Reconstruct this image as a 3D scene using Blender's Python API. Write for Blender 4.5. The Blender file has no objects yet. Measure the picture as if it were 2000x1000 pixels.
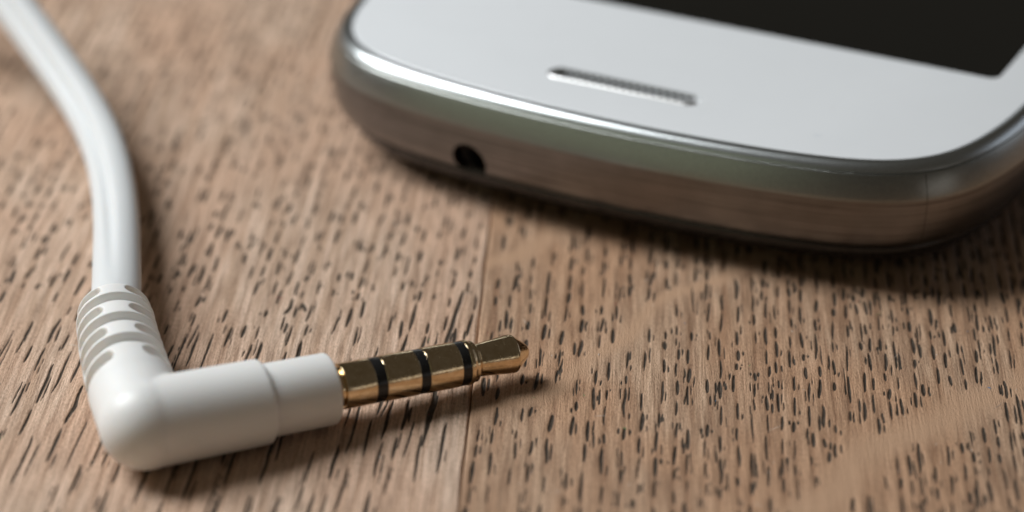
import bpy, bmesh, math, random
import numpy as np
from mathutils import Vector, Matrix

# ------------------------------------------------------------------ camera, world, lamps (1 unit = 1 cm)
sc = bpy.context.scene
C = sc.collection
cam_d = bpy.data.cameras.new('camera')
cam_d.sensor_width = 36.0
cam_d.lens = 100.8
cam_d.clip_start = 0.5
cam_d.clip_end = 2000.0
cam_d.dof.use_dof = True
cam_d.dof.focus_distance = 23.05
cam_d.dof.aperture_fstop = 0.1008 / 0.66
cam = bpy.data.objects.new('camera', cam_d)
cam.location = (0.0, -22.0, 11.7)
cam.rotation_euler = (math.radians(90 - 28), 0, 0)
C.objects.link(cam)
sc.camera = cam

W = bpy.data.worlds.new('World')
sc.world = W
W.use_nodes = True
bg = W.node_tree.nodes['Background']
bg.inputs[0].default_value = (1.0, 0.88, 0.72, 1)
bg.inputs[1].default_value = 0.055


def lamp(name, direction, dist, size, size_y, power, colour, target=(0, 0, 0)):
    d = bpy.data.lights.new(name, 'AREA')
    d.shape = 'RECTANGLE'
    d.size, d.size_y = size, size_y
    d.energy = power
    d.color = colour
    o = bpy.data.objects.new(name, d)
    v = Vector(direction).normalized()
    o.location = Vector(target) + v * dist
    o.rotation_euler = v.to_track_quat('Z', 'Y').to_euler()
    C.objects.link(o)
    return o


lamp('window_light', (-1.0, 0.31, 1.13), 48, 16.5, 30, 29300, (0.95, 0.975, 1.0))
lamp('garden_window_light', (-1.0, -0.75, 0.42), 120, 90, 60, 5600, (0.90, 1.0, 0.68))
lamp('side_window_light', (0.78, -0.62, 0.12), 120, 55, 18, 1700, (1.0, 0.95, 0.92))
lamp('rear_window_light', (0.88, 0.47, 0.21), 120, 75, 44, 8500, (0.80, 0.87, 1.0))

sc.view_settings.view_transform = 'Standard'
sc.view_settings.look = 'None'
sc.view_settings.exposure = 0.0
sc.view_settings.gamma = 1.0
sc.view_settings.use_curve_mapping = False

rng = np.random.default_rng(11)
random.seed(5)


# ------------------------------------------------------------------ helpers
def link(name, me, mat, parent=None, smooth=True):
    o = bpy.data.objects.new(name, me)
    if mat:
        me.materials.append(mat)
    if smooth:
        me.polygons.foreach_set('use_smooth', [True] * len(me.polygons))
    C.objects.link(o)
    if parent:
        o.parent = parent
    return o


def empty(name, loc=(0, 0, 0), rz=0.0, parent=None):
    o = bpy.data.objects.new(name, None)
    o.location = loc
    o.rotation_euler = (0, 0, rz)
    o.empty_display_size = 0.2
    C.objects.link(o)
    if parent:
        o.parent = parent
    return o


def mesh_pydata(name, v, f):
    me = bpy.data.meshes.new(name)
    me.from_pydata([tuple(map(float, p)) for p in v], [], f)
    me.update()
    return me


def lathe(profile, P, A, U, seg=96, closed=False):
    """profile = [(s, r)], revolved about the line P + s*A."""
    P, A = Vector(P), Vector(A).normalized()
    X = (Vector(U) - A * A.dot(Vector(U))).normalized()
    Y = A.cross(X)
    v, f = [], []
    n = len(profile)
    for s, r in profile:
        for k in range(seg):
            a = 2 * math.pi * k / seg
            v.append(P + A * s + (X * math.cos(a) + Y * math.sin(a)) * r)
    for i in range(n - 1 if not closed else n):
        j = (i + 1) % n
        for k in range(seg):
            k2 = (k + 1) % seg
            f.append((i * seg + k, i * seg + k2, j * seg + k2, j * seg + k))
    if not closed:
        f.append(tuple(range(seg))[::-1])
        f.append(tuple((n - 1) * seg + k for k in range(seg)))
    return v, f


def fillet(pts, r=0.01, n=4):
    """round the inner corners of an open polyline."""
    out = [pts[0]]
    for i in range(1, len(pts) - 1):
        a, b, c = Vector(pts[i - 1]), Vector(pts[i]), Vector(pts[i + 1])
        d1, d2 = (a - b), (c - b)
        q = min(r, d1.length * 0.45, d2.length * 0.45)
        p1, p2 = b + d1.normalized() * q, b + d2.normalized() * q
        for k in range(n + 1):
            t = k / n
            out.append(tuple(p1 * (1 - t) ** 2 + b * 2 * t * (1 - t) + p2 * t * t))
    out.append(pts[-1])
    return out


def fix_normals(me):
    bm = bmesh.new()
    bm.from_mesh(me)
    bmesh.ops.recalc_face_normals(bm, faces=bm.faces)
    bm.to_mesh(me)
    bm.free()
    return me


def baked(o):
    """replace an object's mesh by its evaluated one."""
    dg = bpy.context.evaluated_depsgraph_get()
    me = bpy.data.meshes.new_from_object(o.evaluated_get(dg))
    o.modifiers.clear()
    old = o.data
    o.data = me
    bpy.data.meshes.remove(old)
    return o


def smooth_by_angle(o, deg=35):
    me = o.data
    me.polygons.foreach_set('use_smooth', [True] * len(me.polygons))
    try:
        me.set_sharp_from_angle(angle=math.radians(deg))
    except Exception:
        pass


# ------------------------------------------------------------------ materials
def new_mat(name):
    m = bpy.data.materials.new(name)
    m.use_nodes = True
    nt = m.node_tree
    return m, nt, nt.nodes['Principled BSDF']


def N(nt, typ, **kw):
    n = nt.nodes.new(typ)
    for k, v in kw.items():
        setattr(n, k, v)
    return n


def math_node(nt, op, a, b=None, clamp=False):
    n = N(nt, 'ShaderNodeMath', operation=op, use_clamp=clamp)
    for i, x in enumerate((a, b)):
        if x is None:
            continue
        if isinstance(x, (int, float)):
            n.inputs[i].default_value = x
        else:
            nt.links.new(x, n.inputs[i])
    return n.outputs[0]


def mapped_noise(nt, vec, scale, nscale=1.0, detail=4.0, rough=0.55, rot=0.0, dist=0.0, loc=(0, 0, 0)):
    mp = N(nt, 'ShaderNodeMapping')
    mp.inputs['Scale'].default_value = scale
    mp.inputs['Rotation'].default_value = (0, 0, rot)
    mp.inputs['Location'].default_value = loc
    nt.links.new(vec, mp.inputs[0])
    no = N(nt, 'ShaderNodeTexNoise')
    no.inputs['Scale'].default_value = nscale
    no.inputs['Detail'].default_value = detail
    no.inputs['Roughness'].default_value = rough
    no.inputs['Distortion'].default_value = dist
    nt.links.new(mp.outputs[0], no.inputs['Vector'])
    return no.outputs[0]


def ramp(nt, fac, stops):
    r = N(nt, 'ShaderNodeValToRGB')
    e = r.color_ramp.elements
    while len(e) < len(stops):
        e.new(0.5)
    for q, (p, c) in zip(e, stops):
        q.position = p
        q.color = (*c, 1) if len(c) == 3 else c
    nt.links.new(fac, r.inputs[0])
    return r.outputs[0]


def mix(nt, fac, a, b, mode='MIX'):
    n = N(nt, 'ShaderNodeMix', data_type='RGBA', blend_type=mode)
    for s, x in ((0, fac), (6, a), (7, b)):
        if isinstance(x, (int, float)):
            n.inputs[s].default_value = x
        elif isinstance(x, tuple):
            n.inputs[s].default_value = (*x, 1)
        else:
            nt.links.new(x, n.inputs[s])
    return n.outputs[2]


def wood_material(name, light, dark, warm, rot):
    m, nt, b = new_mat(name)
    L = nt.links
    tc = N(nt, 'ShaderNodeTexCoord').outputs['Object']
    at = N(nt, 'ShaderNodeAttribute', attribute_name='pore').outputs['Fac']
    fl = N(nt, 'ShaderNodeAttribute', attribute_name='fleck').outputs['Fac']
    streak = mapped_noise(nt, tc, (9.0, 0.5, 1), 1.0, 5, 0.6, rot, 0.4)
    cloud = mapped_noise(nt, tc, (0.9, 0.45, 1), 1.0, 3, 0.5, rot, 0.3, (4, 2, 0))
    fibre = mapped_noise(nt, tc, (62, 2.6, 1), 1.0, 4, 0.6, rot)
    grit = mapped_noise(nt, tc, (80, 26, 1), 1.0, 3, 0.65, rot, 0.0, (1, 7, 0))
    lane = mapped_noise(nt, tc, (26, 0.9, 1), 1.0, 3, 0.55, rot, 0.3, (9, 3, 0))
    c = ramp(nt, streak, [(0.36, dark), (0.62, light)])
    c = mix(nt, ramp(nt, cloud, [(0.40, (0, 0, 0)), (0.60, (0.8, 0.8, 0.8))]), c, warm)
    lv = ramp(nt, lane, [(0.36, (0.74, 0.71, 0.69)), (0.5, (1, 1, 1)), (0.66, (1.12, 1.13, 1.15))])
    c = mix(nt, 0.85, c, lv, 'MULTIPLY')
    fv = ramp(nt, fibre, [(0.34, (0.66, 0.63, 0.61)), (0.5, (1, 1, 1)), (0.66, (1.18, 1.19, 1.21))])
    c = mix(nt, 0.9, c, fv, 'MULTIPLY')
    gv = ramp(nt, grit, [(0.33, (0.70, 0.68, 0.66)), (0.5, (1, 1, 1)), (0.68, (1.2, 1.2, 1.22))])
    c = mix(nt, 0.9, c, gv, 'MULTIPLY')
    la = N(nt, 'ShaderNodeAttribute', attribute_name='lane').outputs['Fac']
    c = mix(nt, math_node(nt, 'MULTIPLY', la, 0.6), c, mix(nt, 1.0, c, (0.66, 0.58, 0.52), 'MULTIPLY'))
    c = mix(nt, math_node(nt, 'MULTIPLY', fl, 0.8), c, mix(nt, 0.35, warm, light))
    # old dark filler left in the pores, with ragged edges
    pe = math_node(nt, 'ADD', at, math_node(nt, 'MULTIPLY', math_node(nt, 'SUBTRACT', grit, 0.5), 0.75))
    pm = ramp(nt, pe, [(0.12, (0, 0, 0)), (0.46, (1, 1, 1))])
    fill = ramp(nt, mapped_noise(nt, tc, (60, 14, 1), 1.0, 3, 0.6), [(0.36, (0.030, 0.025, 0.020)), (0.66, (0.085, 0.070, 0.055))])
    c = mix(nt, math_node(nt, 'MULTIPLY', pm, 0.97), c, fill)
    L.new(c, b.inputs['Base Color'])
    ro = ramp(nt, grit, [(0.3, (0.62, 0.62, 0.62)), (0.7, (0.44, 0.44, 0.44))])
    L.new(ro, b.inputs['Roughness'])
    L.new(ramp(nt, pm, [(0.0, (0.42,) * 3), (1.0, (0.12,) * 3)]), b.inputs['Specular IOR Level'])
    h = math_node(nt, 'ADD', math_node(nt, 'MULTIPLY', fibre, 0.6), math_node(nt, 'MULTIPLY', grit, 0.55))
    bp = N(nt, 'ShaderNodeBump')
    bp.inputs['Strength'].default_value = 1.0
    bp.inputs['Distance'].default_value = 0.016
    L.new(h, bp.inputs['Height'])
    L.new(bp.outputs[0], b.inputs['Normal'])
    return m


def plastic(name, col, rough, sss=0.0, bump=0.0, bscale=60, spec=0.5, coat=0.0):
    m, nt, b = new_mat(name)
    tc = N(nt, 'ShaderNodeTexCoord').outputs['Object']
    no = mapped_noise(nt, tc, (1, 1, 1), 3.0, 4, 0.6)
    b.inputs['Specular IOR Level'].default_value = spec
    c = mix(nt, no, tuple(x * 0.965 for x in col), col)
    nt.links.new(c, b.inputs['Base Color'])
    fine = mapped_noise(nt, tc, (1, 1, 1), bscale, 3, 0.6)
    rr = ramp(nt, fine, [(0.3, (rough * 0.9,) * 3), (0.7, (min(1, rough * 1.12),) * 3)])
    nt.links.new(rr, b.inputs['Roughness'])
    if sss:
        b.inputs['Subsurface Weight'].default_value = sss
        b.inputs['Subsurface Radius'].default_value = (0.06, 0.045, 0.035)
        b.inputs['Subsurface Scale'].default_value = 1.0
    if coat:
        b.inputs['Coat Weight'].default_value = coat
        b.inputs['Coat Roughness'].default_value = 0.04
    if bump:
        bp = N(nt, 'ShaderNodeBump')
        bp.inputs['Strength'].default_value = bump
        bp.inputs['Distance'].default_value = 0.004
        nt.links.new(fine, bp.inputs['Height'])
        nt.links.new(bp.outputs[0], b.inputs['Normal'])
    return m


def gold_material():
    m, nt, b = new_mat('worn_gold_plating')
    tc = N(nt, 'ShaderNodeTexCoord').outputs['Object']
    b.inputs['Metallic'].default_value = 1.0
    blot = mapped_noise(nt, tc, (1, 1, 1), 16.0, 5, 0.65)
    c = ramp(nt, blot, [(0.38, (0.74, 0.56, 0.33)), (0.62, (0.88, 0.70, 0.46))])
    nt.links.new(c, b.inputs['Base Color'])
    speck = mapped_noise(nt, tc, (1, 1, 1), 95.0, 2, 0.7)
    r = ramp(nt, speck, [(0.5, (0.07,) * 3), (0.66, (0.10,) * 3), (0.74, (0.35,) * 3)])
    nt.links.new(r, b.inputs['Roughness'])
    sc_ = mapped_noise(nt, tc, (1, 1, 1), 70.0, 3, 0.7, loc=(3, 1, 2))
    bp = N(nt, 'ShaderNodeBump')
    bp.inputs['Strength'].default_value = 0.2
    bp.inputs['Distance'].default_value = 0.002
    nt.links.new(ramp(nt, sc_, [(0.5, (0, 0, 0)), (0.72, (1, 1, 1))]), bp.inputs['Height'])
    nt.links.new(bp.outputs[0], b.inputs['Normal'])
    return m


def metal(name, col, rough, flakes=0.0, brushed=False, metallic=1.0):
    m, nt, b = new_mat(name)
    b.inputs['Metallic'].default_value = metallic
    L = nt.links
    tc = N(nt, 'ShaderNodeTexCoord')
    obj = tc.outputs['Object']
    b.inputs['Roughness'].default_value = rough
    c = col
    if brushed:
        uv = tc.outputs['UV']
        ln = mapped_noise(nt, uv, (0.4, 52, 1), 1.0, 5, 0.7)
        lines = ramp(nt, ln, [(0.34, tuple(x * 0.35 for x in col)), (0.46, col), (0.68, tuple(min(1, x * 1.25) for x in col))])
        big = mapped_noise(nt, obj, (1, 1, 1), 5.0, 3, 0.5)
        c = mix(nt, 0.5, lines, ramp(nt, big, [(0.3, (0.82,) * 3), (0.7, (1.1,) * 3)]), 'MULTIPLY')
        bp = N(nt, 'ShaderNodeBump')
        bp.inputs['Strength'].default_value = 0.5
        bp.inputs['Distance'].default_value = 0.004
        L.new(ln, bp.inputs['Height'])
        L.new(bp.outputs[0], b.inputs['Normal'])
        L.new(c, b.inputs['Base Color'])
    elif flakes:
        vo = N(nt, 'ShaderNodeTexVoronoi')
        vo.inputs['Scale'].default_value = 115.0
        L.new(obj, vo.inputs['Vector'])
        fl = ramp(nt, vo.outputs['Distance'], [(0.10, (1, 1, 1)), (0.24, (0, 0, 0))])
        pick = N(nt, 'ShaderNodeSeparateColor')
        L.new(vo.outputs['Color'], pick.inputs[0])
        on = ramp(nt, pick.outputs[0], [(0.78, (0, 0, 0)), (0.82, (1, 1, 1))])
        fac = math_node(nt, 'MULTIPLY', fl, on)
        gr = mapped_noise(nt, obj, (1, 1, 1), 120.0, 2, 0.6)
        base = ramp(nt, gr, [(0.3, tuple(x * 0.8 for x in col)), (0.7, tuple(min(1, x * 1.15) for x in col))])
        L.new(mix(nt, math_node(nt, 'MULTIPLY', fac, 0.6), base, (0.85, 0.85, 0.86)), b.inputs['Base Color'])
        bp = N(nt, 'ShaderNodeBump')
        bp.inputs['Strength'].default_value = flakes
        bp.inputs['Distance'].default_value = 0.003
        L.new(vo.outputs['Color'], bp.inputs['Height'])
        L.new(bp.outputs[0], b.inputs['Normal'])
    else:
        gr = mapped_noise(nt, obj, (1, 1, 1), 40.0, 2, 0.6)
        L.new(ramp(nt, gr, [(0.3, tuple(x * 0.93 for x in col)), (0.7, col)]), b.inputs['Base Color'])
    return m


M_wood_l = wood_material('pale_oak', (0.69, 0.51, 0.38), (0.48, 0.325, 0.22), (0.61, 0.405, 0.28), math.radians(3))
M_wood_r = wood_material('brown_oak', (0.55, 0.37, 0.243), (0.35, 0.207, 0.122), (0.49, 0.29, 0.17), math.radians(1.5))
M_white = plastic('white_moulded_plastic', (0.82, 0.815, 0.79), 0.42, sss=0.35, bump=0.06, bscale=45)
M_cord = plastic('white_cord_rubber', (0.68, 0.695, 0.69), 0.52, sss=0.3, bump=0.05, bscale=30)
M_plate = plastic('white_glossy_plate', (0.78, 0.80, 0.81), 0.17, spec=0.5, bscale=1.6)
M_screen = plastic('black_screen_glass', (0.006, 0.006, 0.005), 0.06, spec=0.5)
M_black = plastic('black_insulator', (0.012, 0.012, 0.012), 0.25)
M_hole = plastic('black_socket', (0.006, 0.006, 0.006), 0.6)
M_gold = gold_material()
M_rim = metal('polished_silver_rim', (0.53, 0.56, 0.56), 0.29, flakes=0.14)
M_bevel = metal('silver_flake_paint', (0.34, 0.35, 0.33), 0.30, flakes=0.32)
M_band = metal('brushed_grey_metal', (0.215, 0.205, 0.20), 0.30, brushed=True)
M_back = plastic('dark_back_cover', (0.020, 0.017, 0.016), 0.22)
M_chrome = metal('chrome_trim', (0.88, 0.88, 0.87), 0.38)
M_mesh = metal('dark_wire_mesh', (0.030, 0.030, 0.028), 0.25)
M_seam = plastic('dark_seam_line', (0.03, 0.028, 0.026), 0.6)

# ------------------------------------------------------------------ table top: two oak boards with open pores
SEAM_O = (-0.40, -4.05)
SEAM_A = math.radians(87.5) - math.pi / 2
table = empty('table_top', (SEAM_O[0], SEAM_O[1], 0), SEAM_A)
table['kind'] = 'structure'
table['label'] = 'worn oak table top of two boards with dark open pores'


def axis_steps(lo, hi, a, b, fine, mid_from=None, mid=None):
    """fine steps on [a, b], medium up to mid_from, growing steps out to lo and hi."""
    xs = list(np.arange(a, b, fine))
    x = b
    if mid_from:
        xs += list(np.arange(b, mid_from, mid))
        x = mid_from
    st = mid or fine
    while x < hi:
        xs.append(x)
        st *= 1.35
        x += st
    xs.append(hi)
    x, st = a, fine
    left = []
    while True:
        st *= 1.35
        x -= st
        if x <= lo:
            break
        left.append(x)
    if lo < a - 1e-6:
        left.append(lo)
    return np.array(left[::-1] + xs)


def value_noise(x, y, seed):
    r = np.random.default_rng(seed).random((64, 64))
    xi, yi = np.floor(x).astype(int), np.floor(y).astype(int)
    fx, fy = x - xi, y - yi
    fx, fy = fx * fx * (3 - 2 * fx), fy * fy * (3 - 2 * fy)
    g = lambda i, j: r[i % 64, j % 64]
    return (g(xi, yi) * (1 - fx) + g(xi + 1, yi) * fx) * (1 - fy) + (g(xi, yi + 1) * (1 - fx) + g(xi + 1, yi + 1) * fx) * fy


def board(name, xs, ys, pores, flecks, mat, edge_at, seed, columns=()):
    nx, ny = len(xs), len(ys)
    X, Y = np.meshgrid(xs, ys, indexing='ij')
    P = np.zeros((nx, ny))
    for (a, l, wd, ln, slope, bend, dep) in pores:
        half = ln / 2
        ext = wd + abs(slope) * half + abs(bend) * half * half
        i0, i1 = np.searchsorted(xs, [a - ext, a + ext])
        j0, j1 = np.searchsorted(ys, [l - half, l + half])
        if i1 - i0 < 2 or j1 - j0 < 1:
            continue
        x, y = X[i0:i1, j0:j1], Y[i0:i1, j0:j1] - l
        t = y / half
        prof = np.sqrt(np.clip(1 - np.abs(t) ** 2.2, 0, 1))
        wob = (value_noise(x * 0 + a * 37, (y + l) * 5, 3) - 0.5) * wd * 0.5
        cx = a + slope * y + bend * y * y + wob
        hw = wd / 2 * prof * (0.85 + 0.3 * value_noise(x * 0 + l * 7, (y + l) * 10, 9)) + 1e-5
        d = 1 - np.abs(x - cx) / hw
        v = np.clip(d * 1.6, 0, 1) * dep
        P[i0:i1, j0:j1] = np.maximum(P[i0:i1, j0:j1], v)
    LN = np.zeros((nx, ny))
    for (a, amp, ph, sl) in columns:                 # the soft early-wood line each row of pores lies in
        i0, i1 = np.searchsorted(xs, [a - 0.6, a + 0.6])
        if i1 - i0 < 2:
            continue
        x, y = X[i0:i1], Y[i0:i1]
        cx = a + amp * np.sin(y * 1.1 + ph) + sl * (y - 2)
        w_ = 0.026 * (0.6 + 0.9 * value_noise(y * 2.3, y * 0 + a * 31, 5))
        LN[i0:i1] = np.maximum(LN[i0:i1], np.exp(-((x - cx) / w_) ** 2) * (0.35 + 0.65 * value_noise(y * 1.7, y * 0 + a * 17, 8)))
    FL = np.zeros((nx, ny))
    for fx in flecks:
        FL = np.maximum(FL, fx(X, Y))
    Z = -0.014 * np.clip(P, 0, 1) ** 0.8
    Z += 0.010 * (value_noise(X * 1.3, Y * 0.35, seed) - 0.5) + 0.005 * (value_noise(X * 4.2, Y * 0.8, seed + 1) - 0.5)
    Z += 0.0032 * (value_noise(X * 16, Y * 2.2, seed + 2) - 0.5)
    Z -= 0.0055 * LN * (1 - FL)
    # worn arris along the joint
    de = np.abs(X - edge_at)
    chip = 0.006 + 0.030 * value_noise(Y * 3.1, Y * 0 + 5, seed + 4) ** 2
    Z -= 0.022 * np.clip(1 - de / chip, 0, 1) ** 1.5
    Z -= Z.max()
    v = np.stack([X, Y, Z], -1).reshape(-1, 3)
    idx = np.arange(nx * ny).reshape(nx, ny)
    q = np.stack([idx[:-1, :-1], idx[1:, :-1], idx[1:, 1:], idx[:-1, 1:]], -1).reshape(-1, 4)
    # skirt and underside
    ring = np.concatenate([idx[:, 0], idx[-1, 1:], idx[-2::-1, -1], idx[0, -2:0:-1]])
    base = nx * ny
    low = v[ring].copy()
    low[:, 2] = -2.0
    k = len(ring)
    r2 = np.arange(k)
    sk = np.stack([ring, base + r2, base + (r2 + 1) % k, np.roll(ring, -1)], -1)
    q = np.concatenate([q, sk])
    v = np.concatenate([v, low])
    me = bpy.data.meshes.new(name)
    me.vertices.add(len(v))
    me.vertices.foreach_set('co', v.astype(np.float32).ravel())
    me.loops.add(len(q) * 4)
    me.loops.foreach_set('vertex_index', q.astype(np.int32).ravel())
    me.polygons.add(len(q))
    me.polygons.foreach_set('loop_start', np.arange(0, len(q) * 4, 4, dtype=np.int32))
    me.update(calc_edges=True)
    for nm, arr in (('pore', P), ('fleck', FL), ('lane', LN * (1 - FL))):
        at = me.attributes.new(nm, 'FLOAT', 'POINT')
        at.data.foreach_set('value', np.concatenate([arr.ravel(), np.zeros(k)]).astype(np.float32))
    o = link(name, me, mat, table)
    return o


def line_fleck(p, q, width):
    """smooth pore-free streak of late wood between two points of the board (board coordinates)."""
    p, q = np.array(p), np.array(q)
    d = (q - p) / np.linalg.norm(q - p)
    n = np.array([-d[1], d[0]])

    def f(X, Y):
        s = (X - p[0]) * n[0] + (Y - p[1]) * n[1]
        t = (X - p[0]) * d[0] + (Y - p[1]) * d[1]
        s = s + 0.10 * np.sin(t * 2.1 + p[0]) + 0.05 * np.sin(t * 5.3)
        return np.clip(1.25 - np.abs(s) / (width / 2), 0, 1)
    return f


def to_board(x, y):
    dx, dy = x - SEAM_O[0], y - SEAM_O[1]
    c, s = math.cos(-SEAM_A), math.sin(-SEAM_A)
    return (dx * c - dy * s, dx * s + dy * c)


def column_pores(a0, a1, l0, l1, style, skip):
    out, cols = [], []
    a = a0
    while a < a1:
        st0 = style(a, 3.0)
        ph, amp = rng.random() * 6.28, 0.012 + 0.018 * rng.random()
        cols.append((a, amp, ph, st0['slope']))
        l = l0 + rng.random() * 0.6
        while l < l1:
            st = style(a, l)
            ln = st['len'] * (0.55 + 0.9 * rng.random())
            if rng.random() < 0.12:
                ln *= 1.5
            wd = st['wid'] * (0.55 + 0.8 * rng.random())
            ca = a + amp * math.sin(l * 1.1 + ph) + rng.normal(0, 0.008) + st['slope'] * (l - 2)
            if rng.random() < st['keep'] and not skip(ca, l + ln / 2):
                out.append((ca, l + ln / 2, wd, ln, st['slope'] + rng.normal(0, 0.014), rng.normal(0, 0.02), 0.62 + 0.38 * rng.random()))
                for _ in range(rng.poisson(st['sat'])):
                    sl = ln * (0.25 + 0.5 * rng.random())
                    out.append((ca + rng.choice([-1, 1, 1]) * (wd * 0.6 + 0.008 + 0.016 * rng.random()), l + ln * rng.random(),
                                wd * (0.35 + 0.4 * rng.random()), sl, st['slope'] + rng.normal(0, 0.02), rng.normal(0, 0.03), 0.55 + 0.4 * rng.random()))
            l += ln + st['gap'] * (0.15 + 1.7 * rng.random())
        a += st0['pitch'] * (0.88 + 0.24 * rng.random())
    return out, cols


# right-hand board
bands = [line_fleck(to_board(0.0, -2.45), to_board(1.75, -0.42), 0.20),
         line_fleck(to_board(2.2, -3.95), to_board(4.1, -1.98), 0.42),
         line_fleck(to_board(-0.2, -0.1), to_board(1.0, 1.3), 0.25)]


def skip_r(a, l):
    v = max(float(f(np.array(a), np.array(l))) for f in bands)
    return v > 0.35 and rng.random() < 0.97


def style_r(a, l):
    t = min(1, max(0, a / 3.2))
    return dict(len=0.235 - 0.02 * t, wid=0.0355 - 0.004 * t, gap=0.085, pitch=0.152 - 0.047 * t, keep=0.93, sat=1.35, slope=0.026)


def style_l(a, l):
    x = -a
    upper = min(1, max(0, (l - 1.9) / 1.1))          # short broken pores farther back
    ln = 0.52 * (1 - upper) + 0.19 * upper
    return dict(len=ln, wid=0.031, gap=0.13 - 0.03 * upper, pitch=0.112, keep=0.70 - 0.04 * upper,
                sat=0.7 + 0.3 * upper, slope=0.058)


pores_r, cols_r = column_pores(0.10, 8.0, -2.0, 13.0, style_r, skip_r)
pores_l, cols_l = column_pores(-9.0, -0.05, -2.0, 13.0, style_l, lambda a, l: False)
pores_l = [p for p in pores_l if p[0] < -0.03]
# a few crooked cracks in the left-hand board
for (a, l, ln, sl, bd) in ((-0.22, 2.9, 1.1, 0.10, 0.05), (-0.30, 1.55, 1.3, 0.06, 0.0), (-1.62, 3.05, 0.16, 0.3, 0.0), (-1.48, 3.10, 0.14, -0.25, 0.0)):
    pores_l.append((a, l, 0.045, ln, sl, bd, 1.0))
ys = axis_steps(-14, 40, -0.7, 6.2, 0.021, 10.6, 0.042)
board('plank', axis_steps(0.004, 30, 0.004, 5.6, 0.0078), ys, pores_r, bands, M_wood_r, 0.004, 21, cols_r)
xl = -axis_steps(0.004, 30, 0.004, 5.3, 0.0078)[::-1]
board('plank', xl, ys, pores_l, [], M_wood_l, -0.004, 42, cols_l)

# ------------------------------------------------------------------ phone
PH_O, PH_A = (0.783, 0.408), math.radians(-27)
phone = empty('smartphone', (PH_O[0], PH_O[1], 0), PH_A)
phone['label'] = 'white smartphone with silver rim and black screen lying face up on the table'
phone['category'] = 'phone'
ZT = 1.15
half = [(0, -0.016), (0.35, -0.013), (0.7, 0.000), (1.1, 0.026), (1.5, 0.066), (1.95, 0.137), (2.2, 0.197), (2.38, 0.262),
        (2.57, 0.357), (2.735, 0.490), (2.89, 0.69), (3.01, 0.965), (3.095, 1.30), (3.14, 1.58), (3.165, 1.87), (3.19, 2.4),
        (3.205, 3.2), (3.21, 4.4), (3.21, 5.7)]
quarter = half[1:]
right_lo = quarter
right_hi = [(a, 11.4 - v) for a, v in quarter[::-1][1:]]
loop = [half[0]] + right_lo + right_hi + [(0, 11.4 - half[0][1])] + [(-a, v) for a, v in (right_lo + right_hi)[::-1]]
loop = np.array(loop)


def resample_closed(p, n):
    q = np.vstack([p, p[:1]])
    # Catmull-Rom then arc-length resample and light smoothing
    dense = []
    m = len(p)
    for i in range(m):
        p0, p1, p2, p3 = p[i - 1], p[i], p[(i + 1) % m], p[(i + 2) % m]
        for t in np.linspace(0, 1, 24, endpoint=False):
            t1, t2, t3, t4 = 0.0, np.linalg.norm(p1 - p0) ** 0.5, 0, 0
            t3 = t2 + np.linalg.norm(p2 - p1) ** 0.5
            t4 = t3 + np.linalg.norm(p3 - p2) ** 0.5
            tt = t2 + (t3 - t2) * t
            A1 = (t2 - tt) / (t2 - t1) * p0 + (tt - t1) / (t2 - t1) * p1
            A2 = (t3 - tt) / (t3 - t2) * p1 + (tt - t2) / (t3 - t2) * p2
            A3 = (t4 - tt) / (t4 - t3) * p2 + (tt - t3) / (t4 - t3) * p3
            B1 = (t3 - tt) / (t3 - t1) * A1 + (tt - t1) / (t3 - t1) * A2
            B2 = (t4 - tt) / (t4 - t2) * A2 + (tt - t2) / (t4 - t2) * A3
            dense.append((t3 - tt) / (t3 - t2) * B1 + (tt - t2) / (t3 - t2) * B2)
    d = np.array(dense)
    d2 = np.vstack([d, d[:1]])
    s = np.concatenate([[0], np.cumsum(np.linalg.norm(np.diff(d2, axis=0), axis=1))])
    u = np.linspace(0, s[-1], n, endpoint=False)
    r = np.stack([np.interp(u, s, d2[:, 0]), np.interp(u, s, d2[:, 1])], -1)
    for _ in range(14):
        r = 0.5 * r + 0.25 * (np.roll(r, 1, 0) + np.roll(r, -1, 0))
    return r, s[-1]


NP = 720
OUT, PERIM = resample_closed(loop, NP)
tan = np.roll(OUT, -1, 0) - np.roll(OUT, 1, 0)
tan /= np.linalg.norm(tan, axis=1)[:, None]
NRM = np.stack([tan[:, 1], -tan[:, 0]], -1)       # outward for a counter-clockwise outline
CEN = np.array([0, 5.7])


def outline_at(o):
    if o >= -0.5:
        return OUT + NRM * o
    k = 1 + (o + 0.5) / 3.0
    return (OUT + NRM * -0.5 - CEN) * k + CEN


def sweep(name, prof, mat, closed=True, cap=None, parent=phone):
    """sweep a profile [(offset, z)] round the phone's outline; UV = (perimeter, profile length)."""
    v, f, uvrow = [], [], [0.0]
    for i, (o, z) in enumerate(prof):
        ring = outline_at(o)
        v += [(x, y, z) for x, y in ring]
        if i:
            uvrow.append(uvrow[-1] + math.dist(prof[i], prof[i - 1]))
    n = len(prof)
    uvs = []
    for i in range(n if closed else n - 1):
        j = (i + 1) % n
        for k in range(NP):
            k2 = (k + 1) % NP
            f.append((i * NP + k, j * NP + k, j * NP + k2, i * NP + k2))
            ds = PERIM / NP
            r0, r1 = uvrow[i], (uvrow[j] if j else uvrow[i] + 0.1)
            uvs += [(k * ds, r0), (k * ds, r1), ((k + 1) * ds, r1), ((k + 1) * ds, r0)]
    me = mesh_pydata(name, v, f)
    uv = me.uv_layers.new(name='UVMap')
    uv.data.foreach_set('uv', np.array(uvs, dtype=np.float32).ravel())
    if cap is not None:
        bm = bmesh.new()
        bm.from_mesh(me)
        bm.verts.ensure_lookup_table()
        for row in cap:
            bm.faces.new([bm.verts[row * NP + k] for k in range(NP)])
        bm.to_mesh(me)
        bm.free()
    fix_normals(me)
    o = link(name, me, mat, parent)
    smooth_by_angle(o, 40)
    return o


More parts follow.
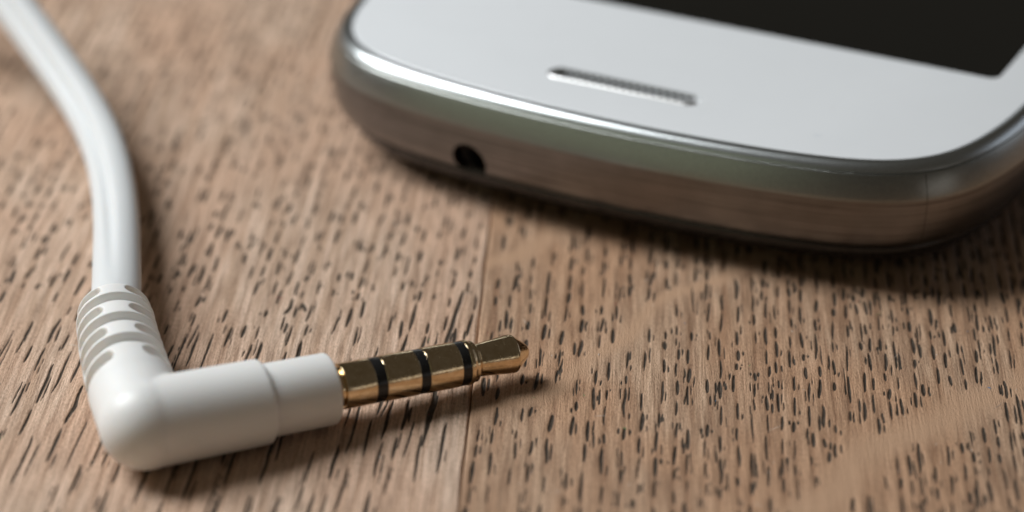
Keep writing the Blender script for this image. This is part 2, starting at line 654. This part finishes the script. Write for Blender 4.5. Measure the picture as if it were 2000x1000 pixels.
def arc(cx, cz, ro, rz, a0, a1, n):
    return [(cx + ro * math.cos(math.radians(a)), cz + rz * math.sin(math.radians(a))) for a in np.linspace(a0, a1, n)]


rim_prof = [(0.002, 1.03), (0.002, 1.138), (0.008, 1.149), (0.020, 1.156), (0.038, 1.1575), (0.058, 1.154), (0.078, 1.1455), (0.097, 1.132), (0.113, 1.115),
            (0.125, 1.097), (0.1305, 1.084), (0.128, 1.079), (0.10, 1.03)]
sweep('bezel_rim', rim_prof, M_rim)
bev = [(0.06, 1.045), (0.128, 1.0765), (0.134, 1.0790), (0.139, 1.0765), (0.146, 1.064), (0.166, 1.020), (0.183, 0.975), (0.198, 0.930), (0.211, 0.887), (0.2165, 0.864), (0.2185, 0.8505), (0.06, 0.8505)]
sweep('bevel_ring', bev, M_bevel)
band_prof = [(0.2185, 0.850), (0.2190, 0.80), (0.213, 0.72), (0.203, 0.64), (0.189, 0.56), (0.171, 0.49), (0.151, 0.435), (0.126, 0.395), (0.098, 0.372), (0.06, 0.366),
             (-0.06, 0.366), (-0.06, 0.850)]
side_band = sweep('side_band', band_prof, M_band)
back_prof = [(-0.02, 0.364), (0.0, 0.350), (0.026, 0.325), (0.030, 0.295), (0.02, 0.262), (-0.01, 0.215), (-0.06, 0.165), (-0.2, 0.11), (-0.42, 0.06), (-0.8, 0.022), (-1.3, 0.004), (-1.7, 0.0)]
sweep('back_cover', back_prof, M_back, closed=False, cap=(0, len(back_prof) - 1))

# headphone socket bored through the side band
EDGE_A = -1.20


def outline_hit(a):
    k = min((k for k in range(NP) if OUT[k, 1] < 2), key=lambda k: abs(OUT[k, 0] - a))
    return OUT[k], NRM[k]


hp, hn = outline_hit(EDGE_A)
axis = Vector((hn[0], hn[1], 0))
v, f = lathe([(-0.45, 0.175), (0.6, 0.175)], (hp[0], hp[1], 0.505), axis, (0, 0, 1), 48)
cut_me = fix_normals(mesh_pydata('cutter', v, f))
cutter = bpy.data.objects.new('cutter', cut_me)
C.objects.link(cutter)
cutter.parent = phone
bpy.context.view_layer.update()
md = side_band.modifiers.new('hole', 'BOOLEAN')
md.operation, md.solver, md.object = 'DIFFERENCE', 'EXACT', cutter
baked(side_band)
smooth_by_angle(side_band, 35)
bpy.data.objects.remove(cutter)
v, f = lathe([(0.02, 0.172), (-0.7, 0.172), (-0.7, 0.15), (0.01, 0.15)], (hp[0], hp[1], 0.505), axis, (0, 0, 1), 48, closed=True)
v2, f2 = lathe([(-0.70, 0.16), (-0.66, 0.16)], (hp[0], hp[1], 0.505), axis, (0, 0, 1), 48)
n0 = len(v)
socket = link('headphone_socket', fix_normals(mesh_pydata('headphone_socket', v + v2, f + [tuple(n0 + i for i in q) for q in f2])), M_hole, phone)

# front plate with a slot for the earpiece
plate_prof = [(-0.35, 1.03), (-0.003, 1.03), (-0.003, 1.135), (-0.006, 1.144), (-0.012, 1.149), (-0.022, ZT)]
plate = sweep('front_plate', plate_prof, M_plate, closed=False, cap=(0, len(plate_prof) - 1))
SL_C, SL_L, SL_W = (-0.10, 0.645), 1.48, 0.25


def stadium(L, Wd, n=20):
    r, h = Wd / 2, (L - Wd) / 2
    p = [(h + r * math.cos(t), r * math.sin(t)) for t in np.linspace(-math.pi / 2, math.pi / 2, n)]
    p += [(-h + r * math.cos(t), r * math.sin(t)) for t in np.linspace(math.pi / 2, 3 * math.pi / 2, n)]
    return p


st = stadium(SL_L, SL_W)
bm = bmesh.new()
lo = [bm.verts.new((SL_C[0] + x, SL_C[1] + y, 1.062)) for x, y in st]
hi = [bm.verts.new((SL_C[0] + x, SL_C[1] + y, 1.30)) for x, y in st]
bm.faces.new(lo[::-1])
bm.faces.new(hi)
for i in range(len(st)):
    j = (i + 1) % len(st)
    bm.faces.new((lo[i], lo[j], hi[j], hi[i]))
me = bpy.data.meshes.new('cutter')
bm.to_mesh(me)
bm.free()
fix_normals(me)
cutter = bpy.data.objects.new('cutter', me)
C.objects.link(cutter)
cutter.parent = phone
bpy.context.view_layer.update()
md = plate.modifiers.new('slot', 'BOOLEAN')
md.operation, md.solver, md.object = 'DIFFERENCE', 'EXACT', cutter
baked(plate)
smooth_by_angle(plate, 30)
bpy.data.objects.remove(cutter)

# earpiece: silver trough lip, dark floor, woven wire
ear = empty('earpiece', (SL_C[0], SL_C[1], 0), 0, phone)
outer, v, f = st, [], []
rows = [(1.0, ZT - 0.004), (0.985, ZT + 0.004), (0.95, ZT + 0.002)]
ns = len(st)


def ring_at(k, z, shift=0.0):
    pts = stadium(SL_L - (1 - k) * SL_W, SL_W * k)
    return [(x, y + shift, z) for x, y in pts]


nc = 12
cl = stadium(SL_L - 0.052, SL_W - 0.052)
for i in range(ns):
    x, y = cl[i]
    xo, yo = st[i]
    d = Vector((xo - x, yo - y)).normalized()
    far = 0.5 + 0.5 * y / (SL_W / 2)                 # the lip sinks towards the far side
    zc = ZT - 0.006 - 0.14 * max(0, far - 0.3)
    for k in range(nc):
        a = 2 * math.pi * k / nc
        v.append((x + d.x * 0.026 * math.cos(a), y + d.y * 0.026 * math.cos(a), zc + 0.022 * math.sin(a)))
for i in range(ns):
    i2 = (i + 1) % ns
    for k in range(nc):
        k2 = (k + 1) % nc
        f.append((i * nc + k, i2 * nc + k, i2 * nc + k2, i * nc + k2))
link('trim', fix_normals(mesh_pydata('trim', v, f)), M_chrome, ear)
bm = bmesh.new()
fl = [bm.verts.new((x, y, ZT - 0.080)) for x, y, z in ring_at(0.96, 0)]
bm.faces.new(fl)
me = bpy.data.meshes.new('floor')
bm.to_mesh(me)
bm.free()
link('mesh_backing', me, M_hole, ear, False)
bm = bmesh.new()
nb = 18
for r_ in range(3):
    for i in range(nb):
        x = -0.63 + 1.26 * (i + 0.5 * (r_ % 2)) / (nb - 0.5)
        mtx = Matrix.Translation((x, -0.010 + 0.046 * r_, ZT - 0.058 + 0.017 * r_)) @ Matrix.Diagonal((0.018, 0.024, 0.016, 1))
        bmesh.ops.create_icosphere(bm, subdivisions=2, radius=1.0, matrix=mtx)
me = bpy.data.meshes.new('wire_mesh')
bm.to_mesh(me)
bm.free()
wm = link('wire_mesh', me, M_mesh, ear)
wm['kind'] = 'stuff'

# screen
def rounded_rect(x0, x1, y0, y1, r, n=8):
    p = []
    for cx, cy, a in ((x1 - r, y0 + r, -90), (x1 - r, y1 - r, 0), (x0 + r, y1 - r, 90), (x0 + r, y0 + r, 180)):
        p += [(cx + r * math.cos(math.radians(a + 90 * k / n)), cy + r * math.sin(math.radians(a + 90 * k / n))) for k in range(n + 1)]
    return p


rr = rounded_rect(-2.79, 2.79, 2.275, 9.4, 0.09)
v = [(x, y, ZT - 0.02) for x, y in rr] + [(x, y, ZT + 0.002) for x, y in rr]
n = len(rr)
f = [tuple(range(n))[::-1], tuple(range(n, 2 * n))] + [(i, (i + 1) % n, n + (i + 1) % n, n + i) for i in range(n)]
link('screen', fix_normals(mesh_pydata('screen', v, f)), M_screen, phone, False)

# mould seam near the right-hand corner
ksm = min((k for k in range(NP) if OUT[k, 1] < 2.0 and OUT[k, 0] > 0), key=lambda k: abs(OUT[k, 0] - 2.70))
sp, sn, stn = OUT[ksm], NRM[ksm], tan[ksm]
v, f = [], []
pp = [(0.146, 1.064), (0.166, 1.020), (0.183, 0.975), (0.198, 0.930), (0.211, 0.887), (0.2165, 0.864), (0.2185, 0.85), (0.219, 0.80), (0.213, 0.72), (0.203, 0.64), (0.189, 0.56), (0.171, 0.49), (0.151, 0.435), (0.126, 0.395)]
for o_, z_ in pp:
    for w_ in (-0.003, 0.003):
        q = sp + sn * (o_ + 0.0012) + stn * w_
        v.append((q[0], q[1], z_))
f = [(2 * i, 2 * i + 1, 2 * i + 3, 2 * i + 2) for i in range(len(pp) - 1)]
link('mould_seam', mesh_pydata('mould_seam', v, f), M_seam, phone)

# ------------------------------------------------------------------ headphone cable with angled plug
P0 = Vector((-2.781, -3.420, 0.378))
PT = Vector((0.123, -2.038, 0.225))
AX = (PT - P0).normalized()
BE = Vector((-3.206, -1.802, 0.425))               # where the cord leaves the strain relief
BM = Vector((-3.080, -2.50, 0.400))
cable = empty('headphone_cable', (P0.x, P0.y, 0))
cable['label'] = 'white headphone cable ending in a right-angle plug with gold contacts and black bands'
cable['category'] = 'headphone cable'
bpy.context.view_layer.update()
LOC = Vector((P0.x, P0.y, 0))


def child(name, v, f, mat, parent=None, smooth=True, recalc=True):
    me = mesh_pydata(name, [Vector(p) - LOC for p in v], f)
    if recalc:
        fix_normals(me)
    return link(name, me, mat, parent or cable, smooth)


def bez(t):
    return BE * (1 - t) ** 2 + BM * 2 * t * (1 - t) + P0 * t * t


def bez_tan(t):
    return ((BM - BE) * 2 * (1 - t) + (P0 - BM) * 2 * t).normalized()


# housing: boot stub + elbow ball + barrel, fused and softened
LEN_B = sum((bez((i + 1) / 200) - bez(i / 200)).length for i in range(200))


def tube(path, tans, radii, seg=64):
    v, f = [], []
    for p, t, r in zip(path, tans, radii):
        side = t.cross(Vector((0, 0, 1))).normalized()
        up = side.cross(t).normalized()
        for k in range(seg):
            a = 2 * math.pi * k / seg
            v.append(p + (side * math.cos(a) + up * math.sin(a)) * r)
    n = len(path)
    for i in range(n - 1):
        for k in range(seg):
            k2 = (k + 1) % seg
            f.append((i * seg + k, i * seg + k2, (i + 1) * seg + k2, (i + 1) * seg + k))
    f.append(tuple(range(seg))[::-1])
    f.append(tuple((n - 1) * seg + k for k in range(seg)))
    return v, f


def boot_r(s):                                      # radius of the boot along its length from the cord end
    return 0.310 + 0.036 * min(1, s / 1.3)


S_J = 1.43                                          # the ribs end here
ts = [t for t in np.linspace(0, 1, 60)]
lens = [t * LEN_B for t in ts]
keep = [(t, l) for t, l in zip(ts, lens) if l > 1.235]
v, f = tube([bez(t) for t, l in keep], [bez_tan(t) for t, l in keep],
            [boot_r(l) - 0.005 * min(1, max(0, (1.37 - l) / 0.13)) for t, l in keep])
bm = bmesh.new()


def add(v, f):
    vs = [bm.verts.new(Vector(p) - LOC) for p in v]
    for q in f:
        bm.faces.new([vs[i] for i in q])


add(v, f)
v, f = lathe([(-0.02, 0.335), (0.0, 0.345), (0.3, 0.343), (0.958, 0.335)], P0, AX, (0, 0, 1), 64)
add(v, f)
bmesh.ops.create_uvsphere(bm, u_segments=48, v_segments=32, radius=0.352, matrix=Matrix.Translation(P0 - LOC))
bmesh.ops.recalc_face_normals(bm, faces=bm.faces)
me = bpy.data.meshes.new('housing')
bm.to_mesh(me)
bm.free()
housing = link('housing', me, M_white, cable)
rm = housing.modifiers.new('fuse', 'REMESH')
rm.mode, rm.voxel_size, rm.use_smooth_shade = 'VOXEL', 0.012, True
sm = housing.modifiers.new('soften', 'SMOOTH')
sm.factor, sm.iterations = 0.5, 14
baked(housing)
smooth_by_angle(housing, 80)

# strain relief: staggered slots moulded into the boot
NA, NL = 200, 260
v, f = [], []
for i in range(NL):
    s = -0.012 + (S_J + 0.012) * i / (NL - 1)
    t = min(1, max(0, s / LEN_B))
    p, tg = bez(t), bez_tan(t)
    if s < 0:
        p = p + tg * s
    side = tg.cross(Vector((0, 0, 1))).normalized()
    up = side.cross(tg).normalized()
    for k in range(NA):
        a = 2 * math.pi * k / NA                     # 90 degrees = top
        r = boot_r(max(s, 0))
        if s < 0.06:
            r -= 0.06 * (1 - math.sqrt(max(0, 1 - ((0.06 - s) / 0.075) ** 2)))
        top = abs(((a - math.pi / 2 + math.pi) % (2 * math.pi)) - math.pi)      # angle away from the top
        g = 0.0
        for c0 in (0.26, 0.615, 0.965):                                         # slots across the top
            e = max(0.0, (top - 1.45) * r)
            d = math.hypot(s - c0 - 0.02 * math.cos(top), e) / 0.080
            g = max(g, 1 - d)
        for c0 in (0.085, 0.435, 0.79, 1.145):                                  # slots round the flanks
            e = max(0.0, (0.55 - top) * r)
            e = max(e, (top - 2.6) * r)
            d = math.hypot(s - c0 - 0.02 * math.cos(top), e) / 0.074
            g = max(g, 1 - d)
        q = min(1, max(0, g * 3.0))
        r -= 0.068 * q * q * (3 - 2 * q)
        r += 0.0012 - 0.007 * min(1, max(0, (s - 1.24) / 0.19))
        v.append(p + (side * math.cos(a) + up * math.sin(a)) * r)
for i in range(NL - 1):
    for k in range(NA):
        k2 = (k + 1) % NA
        f.append((i * NA + k, i * NA + k2, (i + 1) * NA + k2, (i + 1) * NA + k))
f.append(tuple(range(NA))[::-1])
child('strain_relief', v, f, M_white)

# collar in front of the housing
prof = fillet([(0.90, 0.10), (0.90, 0.288), (1.512, 0.285), (1.512, 0.05)], 0.022, 5)
v, f = lathe(prof, P0, AX, (0, 0, 1), 96)
child('collar', v, f, M_white)

# the contacts
plug = empty('plug', (0, 0, 0), 0, cable)
plug['label'] = 'gold plated four-pole plug with three black bands'


def contact(name, prof, mat, r=0.006):
    prof = [((1.55 + (q - 1.55) * 1.018) - 0.055 * min(1, max(0, (3.2 - q) / 0.4)), w * 1.05) for q, w in prof]
    v, f = lathe(fillet(prof, r, 4), P0, AX, (0, 0, 1), 96)
    return child(name, v, f, mat, plug)


contact('flange', [(1.55, 0.05), (1.55, 0.168), (1.602, 0.168), (1.615, 0.148), (1.645, 0.148), (1.645, 0.05)], M_gold)
contact('sleeve_contact', [(1.645, 0.05), (1.645, 0.174), (1.893, 0.174), (1.893, 0.05)], M_gold)
contact('insulator_band', [(1.888, 0.05), (1.888, 0.1705), (1.985, 0.1705), (1.985, 0.05)], M_black, 0.003)
contact('ring_contact', [(1.979, 0.05), (1.979, 0.174), (2.262, 0.174), (2.262, 0.05)], M_gold)
contact('insulator_band', [(2.256, 0.05), (2.256, 0.1705), (2.345, 0.1705), (2.345, 0.05)], M_black, 0.003)
contact('ring_contact', [(2.339, 0.05), (2.339, 0.174), (2.615, 0.174), (2.615, 0.05)], M_gold)
contact('insulator_band', [(2.609, 0.05), (2.609, 0.1705), (2.695, 0.1705), (2.695, 0.05)], M_black, 0.003)
contact('tip_contact', [(2.689, 0.05), (2.689, 0.174), (2.722, 0.174), (2.742, 0.160), (2.768, 0.160), (2.795, 0.124), (2.82, 0.126), (3.062, 0.150), (3.078, 0.146),
                        (3.176, 0.058), (3.194, 0.030), (3.200, 0.001)], M_gold, 0.005)

# the cord: a flattened twin-lead section, lying down and then lifting off the table behind
path = [BE + (P0 - BE) * 0.10, BE, Vector((-3.242, -1.384, 0.420)), Vector((-3.310, -0.823, 0.405)), Vector((-3.451, 0.257, 0.350)), Vector((-3.667, 1.318, 0.360)), Vector((-3.990, 2.156, 0.47)),
        Vector((-4.398, 2.806, 0.70)), Vector((-4.827, 3.381, 0.98)), Vector((-5.5, 4.0, 1.30)), Vector((-6.9, 4.9, 1.6)), Vector((-9.5, 6.2, 1.4)),
        Vector((-13.0, 6.9, 0.5)), Vector((-17.0, 7.4, 0.19)), Vector((-24.0, 8.0, 0.19))]


def catmull(pts, m):
    out = []
    for i in range(len(pts) - 1):
        p0, p1, p2, p3 = pts[max(i - 1, 0)], pts[i], pts[i + 1], pts[min(i + 2, len(pts) - 1)]
        for k in range(m):
            t = k / m
            out.append(0.5 * ((2 * p1) + (p2 - p0) * t + (2 * p0 - 5 * p1 + 4 * p2 - p3) * t * t + (3 * p1 - p0 - 3 * p2 + p3) * t ** 3))
    out.append(pts[-1])
    return out


cp = catmull(path, 18)
for _ in range(60):
    cp = [cp[0]] + [(cp[i - 1] + cp[i] * 2 + cp[i + 1]) / 4 for i in range(1, len(cp) - 1)] + [cp[-1]]
NA = 56
v, f = [], []
run = 0.0
for i, p in enumerate(cp):
    a_, b_ = cp[max(i - 1, 0)], cp[min(i + 1, len(cp) - 1)]
    tg = (b_ - a_).normalized()
    if i:
        run += (p - cp[i - 1]).length
    side = tg.cross(Vector((0, 0, 1))).normalized()
    up = side.cross(tg).normalized()
    roll = 0.10 + 0.16 * min(run, 4.5)               # the cord twists slowly along its length
    for k in range(NA):
        a = 2 * math.pi * k / NA
        x, y = 0.206 * math.cos(a), 0.165 * math.sin(a)
        groove = 0.040 * min(1, max(0, (run - 0.4) / 1.5)) * math.exp(-(x / 0.045) ** 2)
        y -= math.copysign(groove, y) if abs(y) > 0.05 else 0
        xr, yr = x * math.cos(roll) - y * math.sin(roll), x * math.sin(roll) + y * math.cos(roll)
        v.append(p + side * xr + up * yr)
for i in range(len(cp) - 1):
    for k in range(NA):
        k2 = (k + 1) % NA
        f.append((i * NA + k, i * NA + k2, (i + 1) * NA + k2, (i + 1) * NA + k))
f.append(tuple(range(NA))[::-1])
f.append(tuple((len(cp) - 1) * NA + k for k in range(NA)))
child('cord', v, f, M_cord)

# ------------------------------------------------------------------ dust and lint on the boards
M_dust, nt, b = new_mat('lint_and_dust')
dc = N(nt, 'ShaderNodeAttribute', attribute_name='tint').outputs['Color']
nt.links.new(dc, b.inputs['Base Color'])
b.inputs['Roughness'].default_value = 0.8
v, f, cols = [], [], []
tints = [(0.62, 0.58, 0.52), (0.70, 0.67, 0.62), (0.50, 0.44, 0.38), (0.62, 0.58, 0.52), (0.05, 0.16, 0.30), (0.35, 0.05, 0.05), (0.10, 0.25, 0.08)]
for i in range(170):
    x, y = -4.6 + 9.2 * random.random(), -4.2 + 5.2 * random.random()
    lg, wd, a = 0.006 + 0.016 * random.random() ** 3, 0.0025 + 0.003 * random.random(), random.random() * 6.28
    if random.random() < 0.12:
        lg, wd = 0.04 + 0.04 * random.random(), 0.0018
    ca, sa = math.cos(a), math.sin(a)
    zb = -0.008
    if i < 26:
        a_, v_ = -2.6 + 5.2 * random.random(), 0.45 + 1.7 * random.random()
        x, y = PH_O[0] + a_ * math.cos(PH_A) - v_ * math.sin(PH_A), PH_O[1] + a_ * math.sin(PH_A) + v_ * math.cos(PH_A)
        zb = ZT + 0.0005
        lg, wd = lg * 0.6, wd * 0.6
    n0 = len(v)
    for (p, q, h) in ((-lg, 0, 0), (0, -wd, 0), (lg, 0, 0.002), (0, wd, 0), (0, 0, wd * 1.6)):
        v.append((x + p * ca - q * sa, y + p * sa + q * ca, zb + h))
    f += [(n0, n0 + 1, n0 + 4), (n0 + 1, n0 + 2, n0 + 4), (n0 + 2, n0 + 3, n0 + 4), (n0 + 3, n0, n0 + 4)]
    cols += [(*tints[int(random.random() ** 1.6 * len(tints))], 1)] * 5
me = mesh_pydata('dust', v, f)
at = me.color_attributes.new('tint', 'FLOAT_COLOR', 'POINT')
at.data.foreach_set('color', np.array(cols, dtype=np.float32).ravel())
dust = link('dust', me, M_dust)
dust['kind'] = 'stuff'
dust['label'] = 'tiny specks of dust and lint scattered over the wooden table and phone face'
dust['category'] = 'dust'
